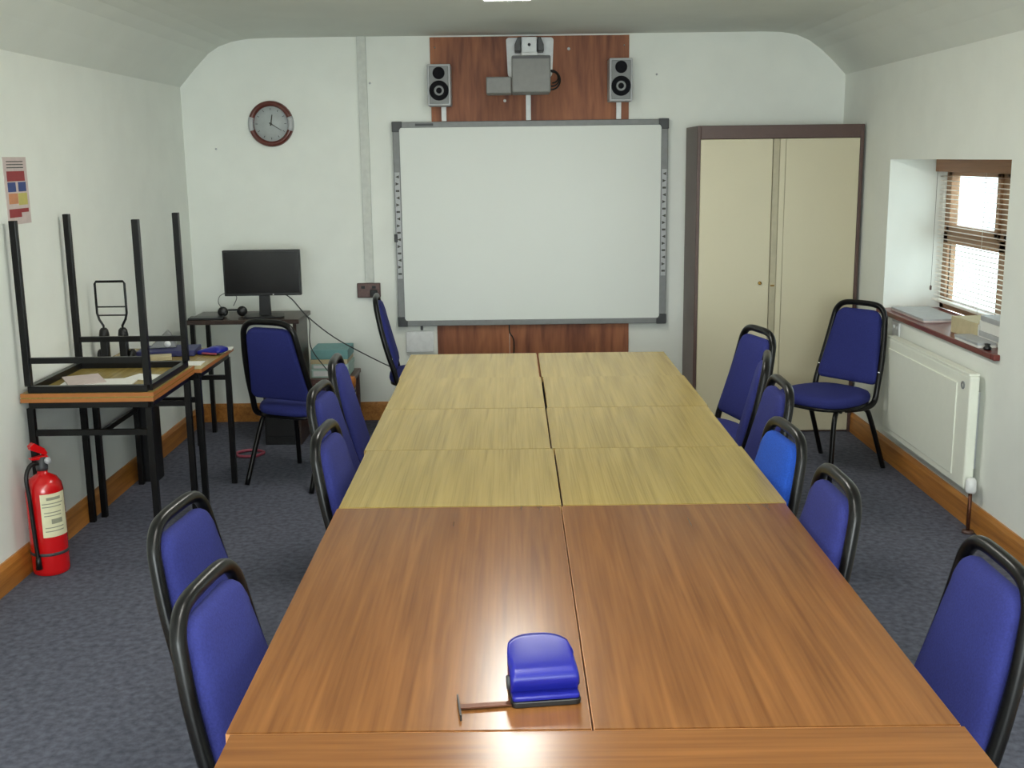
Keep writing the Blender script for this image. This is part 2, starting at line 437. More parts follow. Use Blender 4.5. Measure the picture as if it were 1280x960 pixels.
def make_chair():
    o = empty('stacking_chair')
    # seat cushion
    out = []
    n = 36
    for k in range(n):
        a = 2*pi*k/n; c, s = cos(a), sin(a)
        x = 0.215*math.copysign(abs(c)**0.62, c); y = 0.215*math.copysign(abs(s)**0.66, s)
        if y < 0: x *= 1-0.12*(-y/0.215)
        out.append((x, y))
    rings = [[(x*k, y*k+0.01, z) for x, y in out] for k, z in ((0.93, 0.372), (0.985, 0.38), (1.0, 0.394), (0.99, 0.409), (0.95, 0.421), (0.86, 0.429), (0.6, 0.434), (0.25, 0.436))]
    MB().rings(rings).build('seat', 'blue', o)
    MB().rings([[(x*k, y*k+0.01, z) for x, y in out] for k, z in ((0.93, 0.356), (0.97, 0.36), (0.97, 0.373), (0.9, 0.375))]).build('seat_pan', 'frame', o)
    # backrest cushion
    ol = rrect(0.183, 0.138, 0.455, 0.832, (0.03, 0.058), 7)
    cy = 0.64
    rg = []
    for k, off in ((0.9, -0.016), (0.97, -0.013), (1.0, -0.004), (1.0, 0.010), (0.975, 0.020), (0.92, 0.027), (0.75, 0.034), (0.4, 0.039), (0.1, 0.040)):
        rg.append([back_pt(u*k, cy+(h-cy)*k, off) for u, h in ol])
    MB().rings(rg).build('backrest', 'blue', o)
    # frame hoop
    hoop = [(-0.165, 0.06, 0.355), (-0.18, -0.02, 0.350), (-0.19, -0.10, 0.352), (-0.193, -0.148, 0.378), back_pt(-0.192, 0.45), back_pt(-0.185, 0.56), back_pt(-0.172, 0.68), back_pt(-0.159, 0.775), back_pt(-0.148, 0.820), back_pt(-0.120, 0.850), back_pt(-0.075, 0.862), back_pt(0, 0.864)]
    hoop = hoop+[(-x, y, z) for x, y, z in hoop[-2::-1]]
    MB().tube(curve(hoop, 5), 0.0155, 10).build('back_frame', 'frame', o)
    for s in (-1, 1):
        MB().tube(curve([(s*0.155, 0.12, 0.356), (s*0.178, 0.165, 0.335), (s*0.186, 0.185, 0.27), (s*0.198, 0.215, 0.0)], 5), 0.013, 10).build('leg', 'frame', o)
        MB().tube(curve([(s*0.165, -0.03, 0.353), (s*0.182, -0.09, 0.338), (s*0.190, -0.13, 0.27), (s*0.200, -0.245, 0.0)], 5), 0.013, 10).build('leg', 'frame', o)
    MB().tube([(-0.17, 0.10, 0.350), (0.17, 0.10, 0.350)], 0.009, 8).build('crossbar', 'frame', o)
    for s in (-1, 1):
        MB().lathe([(0, 0), (0.008, 0.0), (0.008, 0.004), (0, 0.006)], 10, back_pt(s*0.188, 0.52, 0.010), axis=1).build('screw', 'chrome', o, label='small shiny screw')
    return o
ch = make_chair(); freeze(ch)
CG = 'blue stacking chairs around the tables'
chairs = [
 (-0.45, 1.99, -96, 'blue padded black-framed chair nearest the camera on the left side'),
 (-0.64, 2.46, -96, 'blue padded chair on left side, second nearest, overlapping the nearest one'),
 (-0.42, 3.22, -93, 'blue padded chair tucked in where teak and pale tables meet, left side'),
 (-0.54, 3.84, -94, 'blue padded chair on left side just behind the one at the teak and pale joint'),
 (-0.57, 4.43, -88, 'tall-looking blue chair on left side, farthest one tucked against the pale tables'),
 (-0.65, 6.52, -86, 'dark blue chair seen edge-on beside the end wall, left of whiteboard'),
 (-1.225, 5.74, -25, 'dark blue chair seen from behind, facing the computer desk'),
 (0.565, 2.10, 90, 'blue padded chair nearest the camera on the right, cut off by the picture edge'),
 (0.41, 2.66, 91, 'blue padded chair on right side beside the far end of the teak table'),
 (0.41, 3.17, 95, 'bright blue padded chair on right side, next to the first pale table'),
 (0.55, 3.86, 90, 'blue padded chair on right side seen edge-on behind the bright blue one'),
 (0.62, 4.43, 77, 'blue chair seen edge-on, nested in front of the angled chair near cupboard'),
 (0.74, 5.0, 104, 'blue chair angled towards camera with seat showing at far right table corner'),
 (1.525, 5.79, 128, 'dark blue chair standing alone in the corner before the cream cupboard'),
]
for i, (x, y, a, lab) in enumerate(chairs):
    o = ch if i == 0 else copy_tree(ch)
    o.location = (x, y, 0); o.rotation_euler = (0, 0, radians(a))
    tag(o, lab, 'chair', CG)
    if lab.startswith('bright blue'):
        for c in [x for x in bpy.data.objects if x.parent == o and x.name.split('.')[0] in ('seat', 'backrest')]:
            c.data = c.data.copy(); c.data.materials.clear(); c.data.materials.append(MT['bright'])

# ================================================================== CUPBOARD
cu = empty('storage_cupboard', (1.425, 6.58, 0), 0, 'tall cream two-door steel cupboard with dark brown casing in right corner', 'cupboard')
cb_ = MB()
hw, dp, ht = 0.478, 0.42, 1.81
cb_.box(-hw, -hw+0.02, 0, dp, 0, ht).box(hw-0.02, hw, 0, dp, 0, ht).box(-hw+0.02, hw-0.02, 0, dp, ht-0.075, ht).box(-hw+0.02, hw-0.02, dp-0.02, dp, 0, ht-0.075).box(-hw+0.02, hw-0.02, 0.02, dp-0.02, 0, 0.05)
cb_.build('casing', 'brown', cu, bevel=0.003)
d1 = MB().box(-hw+0.021, -0.042, 0.004, 0.026, 0.012, ht-0.077).build('door', 'cream', cu, bevel=0.003)
d2 = MB().box(0.033, hw-0.021, 0.004, 0.026, 0.012, ht-0.077).build('door', 'cream', cu, bevel=0.003)
MB().box(-0.040, -0.004, -0.003, 0.02, 0.012, ht-0.077).build('handle_strip', 'cream2', d1, bevel=0.003)
MB().box(-0.002, 0.031, 0.0, 0.02, 0.012, ht-0.077).build('handle_strip', 'cream', d2, bevel=0.003)
MB().lathe([(0, 0), (0.011, 0), (0.011, -0.006), (0.004, -0.007), (0.004, -0.004), (0, -0.004)], 16, (-0.095, 0.004, 0.905), axis=1).build('lock', 'brass', d1, label='small round brass lock')
MB().box(-0.034, -0.012, -0.006, -0.003, 0.885, 0.895).build('catch', 'brass', d1)

# ================================================================== END WALL
# plywood backing boards
for (z0, z1, x0, x1, lb) in ((1.80, 2.362, -0.604, 0.600, 'red-brown plywood board above the whiteboard behind the projector'), (0.22, 0.66, -0.602, -0.146, 'narrower red-brown plywood board under the whiteboard, left of dark seam'), (0.22, 0.66, -0.143, 0.610, 'wider red-brown plywood board under the whiteboard, right of dark seam')):
    p = MB().box(x0, x1, YB-0.0145, YB-0.0005, z0, z1).build('plywood_board', 'ply', bevel=0.001)
    tag(p, lb, 'board', 'plywood boards on the end wall')
    for (sx, sz) in ((x0+0.03, z1-0.06), (x1-0.03, z1-0.06)):
        if z0 > 1: MB().lathe([(0, 0), (0.006, 0), (0.004, -0.002), (0, -0.003)], 8, (sx, YB-0.014, sz), axis=1).build('screw', 'chrome', p)
    if z0 > 1:
        for (sx, sz) in ((0.235, 2.285), (-0.155, 1.985)):
            MB().lathe([(0, 0), (0.010, 0), (0.007, -0.003), (0, -0.005)], 10, (sx, YB-0.014, sz), axis=1).build('screw', 'white', p, label='pale screw head')
ca = MB().tube(curve([(-0.146, YB-0.02, 0.62), (-0.143, YB-0.024, 0.56), (-0.118, YB-0.024, 0.50), (-0.125, YB-0.022, 0.3)], 6), 0.004, 8).build('hanging_cable', 'black')
tag(ca, 'thin black cable hanging below the middle of the whiteboard', 'cable')

# interactive whiteboard
wbx0, wbx1, wbz0, wbz1 = -0.842, 0.838, 0.613, 1.865
wb = empty('whiteboard', (0, YB-0.05, 0), 0, 'large interactive whiteboard in grey frame with dark corners on end wall', 'whiteboard')
MB().box(wbx0+0.03, wbx1-0.03, 0.0, 0.03, wbz0+0.03, wbz1-0.03).build('writing_surface', 'board', wb)
fr = 0.042
MB().box(wbx0+0.05, wbx1-0.05, -0.008, 0.034, wbz1-0.034, wbz1).build('frame_rail', 'grey', wb, bevel=0.004)
MB().box(wbx0+0.05, wbx1-0.05, -0.008, 0.034, wbz0, wbz0+0.034).build('frame_rail', 'grey', wb, bevel=0.004)
for s, x0 in ((-1, wbx0), (1, wbx1-fr)):
    fs = MB().box(x0, x0+fr, -0.008, 0.034, wbz0+0.05, wbz1-0.05).build('frame_side', 'grey', wb, bevel=0.004)
    MB().box(x0+0.006, x0+fr-0.006, -0.0095, -0.008, wbz0+0.30, wbz1-0.30).build('icon_strip', 'lgrey', fs)
    for k in range(15):
        zc = wbz0+0.33+k*0.0425; st = MB()
        if k % 3 == 0: st.box(x0+0.010, x0+fr-0.010, -0.0115, -0.0095, zc-0.006, zc+0.006)
        elif k % 3 == 1: st.prism([(x0+0.010, zc-0.010), (x0+fr-0.010, zc), (x0+0.010, zc+0.010)], 1, -0.0115, -0.0095)
        else: st.prism([(x0+fr-0.010, zc-0.010), (x0+fr-0.010, zc+0.010), (x0+0.010, zc)], 1, -0.0115, -0.0095)
        st.build('icon_mark', 'ink', fs)
for (cx_, cz_) in ((wbx0, wbz0), (wbx1, wbz0), (wbx0, wbz1), (wbx1, wbz1)):
    sx = 1 if cx_ < 0 else -1; sz = 1 if cz_ < 1 else -1
    L_ = 0.062; a = 0.044
    pl = [(0, 0), (L_, 0), (L_, a*0.85), (a+0.008, a*0.85), (a, a+0.008), (a, L_), (0, L_)]
    MB().prism([(cx_-sx*0.003+sx*u, cz_-sz*0.003+sz*v) for u, v in pl], 1, -0.014, 0.036).build('corner_cap', 'dgrey', wb, bevel=0.004)
MB().box(wbx0+0.14, wbx0+0.25, -0.0105, -0.008, wbz1-0.024, wbz1-0.010).build('maker_plate', 'dgrey', wb)
MB().box(wbx0-0.008, wbx0+0.012, -0.018, -0.008, 1.14, 1.19).build('pen_clip', 'black', wb, bevel=0.003)
MB().box(-0.705, -0.690, 0.0, 0.02, wbz0-0.028, wbz0).build('catch', 'dgrey', wb)

# speakers
def speaker(x0, x1, z0, z1, lab):
    xc = (x0+x1)/2; o = empty('wall_speaker', (xc, 6.86, z0), 0, lab, 'speaker', 'grey speakers above the whiteboard')
    hw = (x1-x0)/2; h = z1-z0
    MB().box(-hw, hw, 0.008, 0.155, 0, h).build('cabinet', 'lgrey', o, bevel=0.006)
    MB().box(-hw+0.012, hw-0.012, 0.0, 0.010, 0.012, h-0.012).build('front_panel', 'grey', o, bevel=0.004)
    MB().lathe([(0, -0.004), (0.012, -0.008), (0.030, -0.002), (0.034, -0.006), (0.036, 0.0)], 24, (0, 0.0, h-0.052), axis=1).build('tweeter', 'cone', o)
    MB().lathe([(0, -0.006), (0.014, -0.010), (0.018, 0.002), (0.044, -0.003), (0.048, -0.009), (0.056, -0.008), (0.058, 0.0)], 28, (0, 0.0, 0.088), axis=1).build('woofer', 'cone', o)
    MB().box(-0.02, 0.02, 0.155, 0.187, 0.07, 0.17).build('bracket', 'dgrey', o, bevel=0.003)
speaker(-0.612, -0.474, 1.952, 2.192, 'grey two-cone speaker left of the projector above whiteboard')
speaker(0.466, 0.604, 1.966, 2.214, 'grey two-cone speaker right of the projector above whiteboard')

# trunking
def trunk(x, w_, z0, z1, lab, m='white', y=0.014, t=0.016):
    o = MB().box(x-w_/2, x+w_/2, YB-y-t, YB-y, z0, z1).build('cable_trunking', m, bevel=0.002)
    tag(o, lab, 'trunking', 'white cable trunking on the end wall')
trunk(-0.527, 0.030, 1.868, 1.955, 'short white trunking under the left speaker')
trunk(-0.012, 0.030, 1.868, 2.02, 'short white trunking under the projector')
trunk(0.538, 0.030, 1.868, 1.97, 'short white trunking under the right speaker')
trunk(-1.018, 0.054, 0.888, 2.372, 'long pale vertical trunking from ceiling down to brown socket', 'trunk', y=0.0, t=0.022)
so = empty('wall_socket', (-1.026, YB, 0.838), 0, 'dark brown double wall socket at the foot of the long trunking', 'socket')
MB().box(-0.073, 0.073, -0.024, 0, -0.046, 0.046).build('back_box', 'brown', so, bevel=0.004)
MB().box(-0.068, 0.068, -0.029, -0.024, -0.041, 0.041).build('faceplate', 'walnut', so, bevel=0.002)
for s in (-1, 1):
    MB().box(s*0.034-0.012, s*0.034+0.012, -0.033, -0.029, 0.012, 0.030).build('switch', 'black', so, bevel=0.001)
MB().box(0.012, 0.058, -0.055, -0.029, -0.036, 0.006).build('plug', 'black', so, bevel=0.004)

# projector on wall arm
pj = empty('wall_projector', (0, 6.50, 2.0), 0, 'grey short-throw projector on white wall bracket above the whiteboard', 'projector')
MB().box(-0.112, 0.106, 0.0, 0.26, 0.002, 0.204).build('body', 'pgrey', pj, bevel=0.008)
MB().box(-0.257, -0.113, 0.03, 0.22, 0.0, 0.092).build('side_module', 'pgrey', pj, bevel=0.006)
MB().box(-0.108, 0.102, -0.004, 0.0, 0.186, 0.200).build('vent', 'dgrey', pj)
MB().rings([[(x, y, z) for x, z in rrect(0.135, 0.143, 0.115, 0.352, (0.03, 0.018), 4)] for y in (0.53, 0.545)], False).build('wall_plate', 'white', pj, bevel=0.002)
arm = MB().box(-0.055, 0.040, 0.20, 0.53, 0.205, 0.238).box(-0.052, 0.040, 0.42, 0.53, 0.235, 0.345).build('arm', 'white', pj, bevel=0.005)
for x0, x1 in ((-0.092, -0.056), (0.044, 0.080)):
    MB().prism([(x0, 0.262), (x1, 0.262), (x1, 0.342), (x0 if x0 > 0 else x0+0.018, 0.342) if x0 < 0 else (x0, 0.342), (x0, 0.30)] if x0 < 0 else [(x0, 0.262), (x1, 0.262), (x1, 0.30), (x1-0.018, 0.342), (x0, 0.342)], 1, 0.40, 0.528).build('clamp', 'black', pj, bevel=0.003)
MB().lathe([(0, 0), (0.009, 0), (0.009, -0.005), (0, -0.006)], 12, (-0.006, 0.42, 0.30), axis=1).build('bolt', 'dgrey', pj)
for R_, dz, dx in ((0.040, 0.062, 0.118), (0.052, 0.056, 0.112), (0.030, 0.070, 0.122)):
    MB().tube([(dx+R_*cos(a), 0.10+0.02*sin(a)+R_*0.3, 0.02+dz+R_*1.05*sin(a)) for a in [radians(-100+200*k/18) for k in range(19)]], 0.0045, 8).build('cable', 'black', pj)

# clock
ck = empty('wall_clock', (-1.586, YB, 1.866), 0, 'round wall clock with dark wooden rim on end wall, left of trunking', 'clock')
MB().lathe([(0, -0.012), (0.105, -0.012), (0.106, -0.024), (0.112, -0.034), (0.128, -0.036), (0.137, -0.024), (0.138, 0.0)], 48, axis=1).build('rim', 'clockwood', ck)
MB().lathe([(0, -0.014), (0.104, -0.014), (0.105, -0.012)], 40, axis=1).build('face', 'clockface', ck)
for s in (0, 1):
    rg = []
    for k in range(7):
        a = radians(-19+38*k/6)+s*pi
        rg.append([(r_*cos(a), y_, r_*sin(a)) for r_, y_ in ((0.106, -0.024), (0.112, -0.0355), (0.129, -0.0375), (0.139, -0.024), (0.139, -0.004), (0.108, -0.004))])
    MB().rings(rg).build('rim_inlay', 'chrome' if s > 5 else 'lgrey', ck, label='silver rim inlay')
for k in range(12):
    a = radians(30*k); r0 = 0.088
    MB().box(-0.0015, 0.0015, -0.0165, -0.0140, -0.006, 0.006).build('hour_mark', 'dgrey', ck, loc=(r0*sin(a), 0, r0*cos(a)), rot=(0, a, 0))
MB().prism([(-0.004, -0.012), (0.004, -0.012), (0.003, 0.052), (0, 0.058), (-0.003, 0.052)], 1, -0.019, -0.0175).build('hour_hand', 'ink', ck, rot=(0, radians(10), 0))
MB().prism([(-0.003, -0.012), (0.003, -0.012), (0.0015, 0.072), (0, 0.076), (-0.0015, 0.072)], 1, -0.021, -0.0195).build('minute_hand', 'ink', ck, rot=(0, radians(122), 0))
MB().lathe([(0, -0.023), (0.006, -0.022), (0.006, -0.014)], 12, axis=1).build('hub', 'ink', ck)

for (nx, nz, lb) in ((-1.935, 1.72, 'tiny nail head low left of the wall clock'), (-0.975, 2.10, 'tiny nail head beside the long trunking'), (0.77, 2.13, 'tiny nail head right of the right-hand speaker')):
    tag(MB().lathe([(0, 0), (0.007, 0), (0.006, -0.003), (0, -0.004)], 10, (nx, YB, nz), axis=1).build('wall_nail', 'lgrey'), lb, 'nail', 'nail heads in the end wall')

# white panel under left corner of the whiteboard
o = MB().box(-0.80, -0.625, YB-0.03, YB, 0.44, 0.575).build('wall_box', 'white', bevel=0.004)
tag(o, 'plain white box on end wall under left corner of whiteboard', 'wall box')

# ================================================================== LEFT WALL
po = empty('safety_poster', (WL, 4.628, 1.405), 0, 'narrow safety poster with red, blue and yellow panels on left wall', 'poster')
MB().box(0, 0.002, -0.108, 0.108, 0, 0.268).build('sheet', 'pp', po)
def pan(y0, y1, z0, z1, m): MB().box(0.002, 0.0028, y0, y1, z0, z1).build('panel', m, po)
pan(-0.085, 0.080, 0.172, 0.212, 'pr'); pan(-0.085, -0.012, 0.130, 0.168, 'pb'); pan(0.012, 0.085, 0.130, 0.168, 'pb')
pan(-0.085, 0.0, 0.082, 0.124, 'po'); pan(0.004, 0.088, 0.076, 0.124, 'py'); pan(-0.092, 0.02, 0.028, 0.062, 'pr'); pan(0.02, 0.09, 0.046, 0.062, 'pr')
for z in (0.250, 0.238, 0.226): MB().box(0.002, 0.0026, -0.08, 0.075, z-0.002, z+0.002).build('text_line', 'ink', po)

# fire extinguisher
fe = empty('fire_extinguisher', (-2.035, 4.39, 0), radians(50), 'red fire extinguisher with black hose standing by left skirting board', 'fire extinguisher')
MB().lathe([(0, 0.0), (0.066, 0.0), (0.072, 0.006), (0.073, 0.02), (0.073, 0.345), (0.068, 0.375), (0.052, 0.400), (0.030, 0.413), (0.020, 0.418), (0.020, 0.432), (0, 0.432)], 32).build('cylinder', 'red', fe)
lb = []
for a in [radians(-74-58+88*k/14) for k in range(15)]:
    lb.append(a)
lm = MB()
vs = [(0.0745*cos(a), 0.0745*sin(a), z) for a in lb for z in (0.165, 0.345)]
vs += [(0.0732*cos(a), 0.0732*sin(a), z) for a in lb for z in (0.165, 0.345)]
nn = len(lb); fsx = [(2*i, 2*i+1, 2*i+3, 2*i+2) for i in range(nn-1)]+[(2*nn+2*i, 2*nn+2*i+2, 2*nn+2*i+3, 2*nn+2*i+1) for i in range(nn-1)]
lm.add(vs, fsx, True)
lab = lm.build('label', 'label', fe)
tx = MB()
for k, (zc, a0, a1, hh) in enumerate(((0.325, -70, -20, 0.006), (0.305, -84, -10, 0.002), (0.292, -84, -16, 0.002), (0.268, -80, -20, 0.002), (0.255, -80, -20, 0.002), (0.230, -60, -20, 0.010), (0.205, -80, -14, 0.002), (0.190, -80, -14, 0.002))):
    aa = [radians(a0-44+(a1-a0)*0.9*j/8) for j in range(9)]
    v = [(0.0752*cos(a), 0.0752*sin(a), z) for a in aa for z in (zc-hh, zc+hh)]
    tx.add(v, [(2*i, 2*i+1, 2*i+3, 2*i+2) for i in range(8)])
tx.build('label_print', 'faint', lab)
MB().lathe([(0, 0.430), (0.022, 0.430), (0.024, 0.445), (0.018, 0.462), (0.018, 0.485), (0, 0.487)], 20).build('valve', 'dgrey', fe)
MB().prism([(-0.050, 0.488), (-0.045, 0.480), (0.02, 0.472), (0.026, 0.480), (0.02, 0.492)], 1, -0.013, 0.013).build('carry_handle', 'red', fe, bevel=0.002)
MB().prism([(-0.048, 0.538), (-0.044, 0.522), (0.014, 0.490), (0.024, 0.498), (0.012, 0.520), (-0.030, 0.550)], 1, -0.013, 0.013).build('squeeze_lever', 'red', fe, bevel=0.002)
MB().lathe([(0, 0), (0.014, 0), (0.014, 0.008), (0, 0.009)], 16, (0.016, -0.026, 0.470), axis=1).build('gauge', 'lgrey', fe)
def fp(r, deg, z):
    a = radians(deg-50); return (r*cos(a), r*sin(a), z)
MB().tube(curve([fp(0.015, -120, 0.46), fp(0.055, -116, 0.462), fp(0.086, -112, 0.42), fp(0.086, -108, 0.33), fp(0.085, -105, 0.22), fp(0.085, -102, 0.12), fp(0.085, -100, 0.085)], 6), 0.0085, 10).build('hose', 'black', fe)
MB().lathe([(0, 0.0), (0.013, 0.0), (0.011, 0.03), (0.010, 0.05), (0, 0.05)], 12, fp(0.087, -99, 0.038)).build('nozzle', 'black', fe)
MB().lathe([(0.0735, 0.0), (0.0755, 0.001), (0.0755, 0.012), (0.0735, 0.013)], 32, (0, 0, 0.085)).build('hose_strap', 'dgrey', fe)

# things on and under the side tables
def sheet(x, y, z, w_, l_, rz, lab, grp='loose papers on the left side tables', m='paper', t=0.002, name='paper_sheet', cat='paper'):
    o = MB().box(-w_/2, w_/2, -l_/2, l_/2, 0, t).build(name, m, loc=(x, y, z), rot=(0, 0, rz))
    return tag(o, lab, cat, grp)
UZ = 0.713+0.0180+0.0015
sheet(-1.87, 4.62, UZ, 0.297, 0.21, 0.10, 'white papers lying flat inside the upturned table frame', t=0.006)
sheet(-1.955, 4.70, UZ, 0.15, 0.21, 0.5, 'greyish leaflet partly under papers inside the upturned table frame', m='pp', t=0.004).location.z = UZ+0.0065
sheet(-1.72, 4.78, UZ, 0.14, 0.12, -0.3, 'small white slip inside the upturned table frame, toward its right rear', t=0.002)
sheet(-1.69, 5.20, 0.7125, 0.21, 0.10, 0.05, 'white papers at near edge of the cluttered side table', t=0.004)
sheet(-1.60, 5.62, 0.7125, 0.11, 0.09, 0.1, 'white paper at far corner of the cluttered side table', t=0.003)
# dark blue folders/laptop
o = MB().box(-0.14, 0.14, -0.10, 0.10, 0, 0.028).build('folder', 'navy', bevel=0.004, loc=(-1.83, 5.50, 0.7125), rot=(0, 0, 0.1)); tag(o, 'dark blue closed folder lying on the cluttered side table', 'folder')
tp = empty('tape_dispenser', (-1.86, 5.52, 0.742), 0.2, 'grey wedge-shaped desk tidy standing on dark blue folder', 'desk tidy')
MB().prism([(-0.07, 0), (0.06, 0), (0.058, 0.012), (0.035, 0.07), (0.02, 0.085), (-0.05, 0.02)], 1, -0.03, 0.03).build('wedge', 'grey', tp, bevel=0.004)
MB().lathe([(0, -0.034), (0.016, -0.033), (0.016, 0.033), (0, 0.034)], 16, (0.02, 0, 0.02), axis=1).build('roller', 'white', tp)
bb = empty('plastic_wallet', (-1.605, 5.48, 0.7125), -0.35, 'crumpled blue plastic wallet on cluttered side table', 'wallet')
MB().rings([[(x*k+0.01*sin(7*y), y*k, z+0.006*sin(30*x)) for x, y in rrect(0.07, 0.06, -0.05, 0.05, 0.02, 5)] for k, z in ((0.95, 0.006), (1.0, 0.012), (0.95, 0.022), (0.6, 0.032), (0.2, 0.036))]).build('wallet', 'punch', bb)
MB().box(-0.03, 0.05, -0.058, -0.046, 0.006, 0.014).build('flap', 'pink', bb, bevel=0.002)
o = MB().box(-0.05, 0.05, -0.035, 0.035, 0, 0.022).build('notebook', 'buff', bevel=0.002, loc=(-1.82, 5.33, 0.7125), rot=(0, 0, 0.3)); tag(o, 'thin buff notebook beside the folding trolley on side table', 'notebook')

# folding trolley standing on the side table
tr = empty('folding_trolley', (-2.02, 5.25, 0.7125), 0.0, 'black folding luggage trolley standing on side table by left wall', 'trolley')
def trl(u, z): return (u, 0.03-0.0*z, z)
MB().tube([trl(-0.045, 0.16), trl(-0.045, 0.175), trl(-0.062, 0.205), trl(-0.070, 0.235), trl(-0.070, 0.375), trl(-0.064, 0.385), trl(0.064, 0.385), trl(0.070, 0.375), trl(0.070, 0.235), trl(0.062, 0.205), trl(0.045, 0.175), trl(0.045, 0.16)], 0.0058, 8).build('handle', 'frame', tr)
for z in (0.265, 0.225): MB().tube([trl(-0.068, z), trl(0.068, z)], 0.0035, 8).build('crossbar', 'frame', tr)
for s in (-1, 1):
    MB().lathe([(0, 0.11), (0.022, 0.112), (0.024, 0.13), (0.020, 0.155), (0.012, 0.165), (0, 0.166)], 14, (s*0.045, 0.03, 0)).build('clamp_knob', 'black', tr)
    MB().box(s*0.045-0.018, s*0.045+0.018, 0.012, 0.048, 0.012, 0.115).build('upright', 'black', tr, bevel=0.004)
    MB().lathe([(0, -0.010), (0.026, -0.010), (0.030, -0.004), (0.030, 0.004), (0.026, 0.010), (0, 0.010)], 20, (s*0.075, 0.05, 0.030), axis=0).build('wheel', 'black', tr)
MB().box(-0.064, 0.064, -0.045, 0.055, 0.010, 0.022).build('foot_plate', 'black', tr, bevel=0.003)
# slim black box on the floor
tw = empty('computer_tower', (-2.045, 5.765, 0), 0, 'slim black upright box on floor under the left side table', 'computer tower')
MB().box(-0.05, 0.050, -0.08, 0.03, 0, 0.50).build('case', 'black', tw, bevel=0.004)
MB().box(-0.045, 0.050, -0.088, -0.08, 0.01, 0.49).build('front_panel', 'black', tw, bevel=0.004)

# ================================================================== COMPUTER DESK
dk = empty('computer_desk', (-1.68, 6.58, 0), 0, 'dark brown computer desk against end wall beneath the monitor', 'desk')
MB().box(-0.33, 0.325, -0.17, 0.22, 0.722, 0.748).build('desk_top', 'dkwood', dk, bevel=0.004)
for yy in (-0.14, 0.19): MB().box(-0.31, -0.285, yy-0.012, yy+0.012, 0, 0.722).build('leg', 'frame', dk)
MB().box(0.285, 0.305, -0.15, 0.20, 0, 0.722).build('side_panel', 'dkwood', dk)
pd = MB().box(0.09, 0.284, -0.15, 0.20, 0.0, 0.44).build('pedestal', 'black', dk, bevel=0.004)
for z in (0.05, 0.18, 0.31): MB().box(0.10, 0.274, -0.158, -0.15, z, z+0.115).build('drawer_front', 'black', pd, bevel=0.003)
mo = empty('computer_monitor', (-1.572, 6.50, 0.749), radians(2), 'black flat-screen monitor on computer desk in front of end wall', 'monitor')
MB().box(-0.222, 0.222, 0.0, 0.035, 0.128, 0.392).build('bezel', 'black', mo, bevel=0.004)
MB().box(-0.212, 0.212, -0.002, 0.0, 0.142, 0.382).build('screen', 'screen', mo)
MB().prism([(-0.035, 0.008), (0.035, 0.008), (0.028, 0.20), (-0.028, 0.20)], 1, 0.036, 0.058).build('stand_neck', 'black', mo, bevel=0.003)
MB().rings([[(x, y+0.045, z) for x, y in rrect(0.12, 0.10, -0.09, 0.09, 0.03, 5)] for z in (0.0, 0.01)], False).build('stand_base', 'black', mo, bevel=0.002)
MB().lathe([(0, 0), (0.004, 0), (0.003, -0.002), (0, -0.003)], 8, (0.06, -0.002, 0.135), axis=1).build('power_light', 'white', mo)
cbm = MB().tube(curve([(-1.49, 6.545, 0.90), (-1.42, 6.56, 0.85), (-1.34, 6.60, 0.74), (-1.2, 6.68, 0.60), (-1.02, 6.78, 0.47), (-0.85, 6.88, 0.36), (-0.70, 6.98, 0.28)], 6), 0.0035, 8).build('monitor_cable', 'dgrey'); tag(cbm, 'thin dark cable running from monitor down to the right along end wall', 'cable')
cbn = MB().tube(curve([(-1.35, 6.60, 0.745), (-1.33, 6.62, 0.70), (-1.335, 6.64, 0.55), (-1.25, 6.63, 0.42), (-1.15, 6.60, 0.31)], 6), 0.003, 8).build('desk_cable', 'dgrey'); tag(cbn, 'thin cable drooping from right end of computer desk', 'cable')
hp = empty('headphones', (-1.77, 6.56, 0.749), radians(10), 'black headphones lying on left end of computer desk', 'headphones')
for s in (-1, 1):
    MB().lathe([(0, -0.014), (0.022, -0.014), (0.030, -0.006), (0.030, 0.006), (0.022, 0.016), (0, 0.018)], 18, (s*0.055, 0.0, 0.030), axis=1).build('ear_cup', 'black', hp)
MB().tube([(0.07*cos(a), 0.05+0.02*sin(a), 0.03+0.0*sin(a)) for a in [pi*k/14 for k in range(15)]], 0.006, 8).build('headband', 'black', hp)
MB().tube(curve([(-0.05, 0.05, 0.03), (-0.085, 0.10, 0.07), (-0.075, 0.14, 0.11), (-0.02, 0.15, 0.125), (0.02, 0.13, 0.10), (0.0, 0.10, 0.05)], 6), 0.0022, 6).build('wire', 'dgrey', hp)
o = MB().box(-0.10, 0.10, -0.05, 0.05, 0, 0.012).build('keyboard', 'black', bevel=0.003, loc=(-1.90, 6.47, 0.749), rot=(0, 0, 0.1)); tag(o, 'short black keyboard at left end of computer desk', 'keyboard')
# coil of cable on floor
o = MB().tube([(-1.63+(0.075+0.004*sin(5*a))*cos(a), 6.20+0.075*sin(a), 0.010+0.001*k/10) for k, a in enumerate([2*pi*k/20 for k in range(41)])], 0.0075, 8).build('cable_coil', 'pink'); tag(o, 'faded red coil of cable on carpet under the computer desk', 'cable')

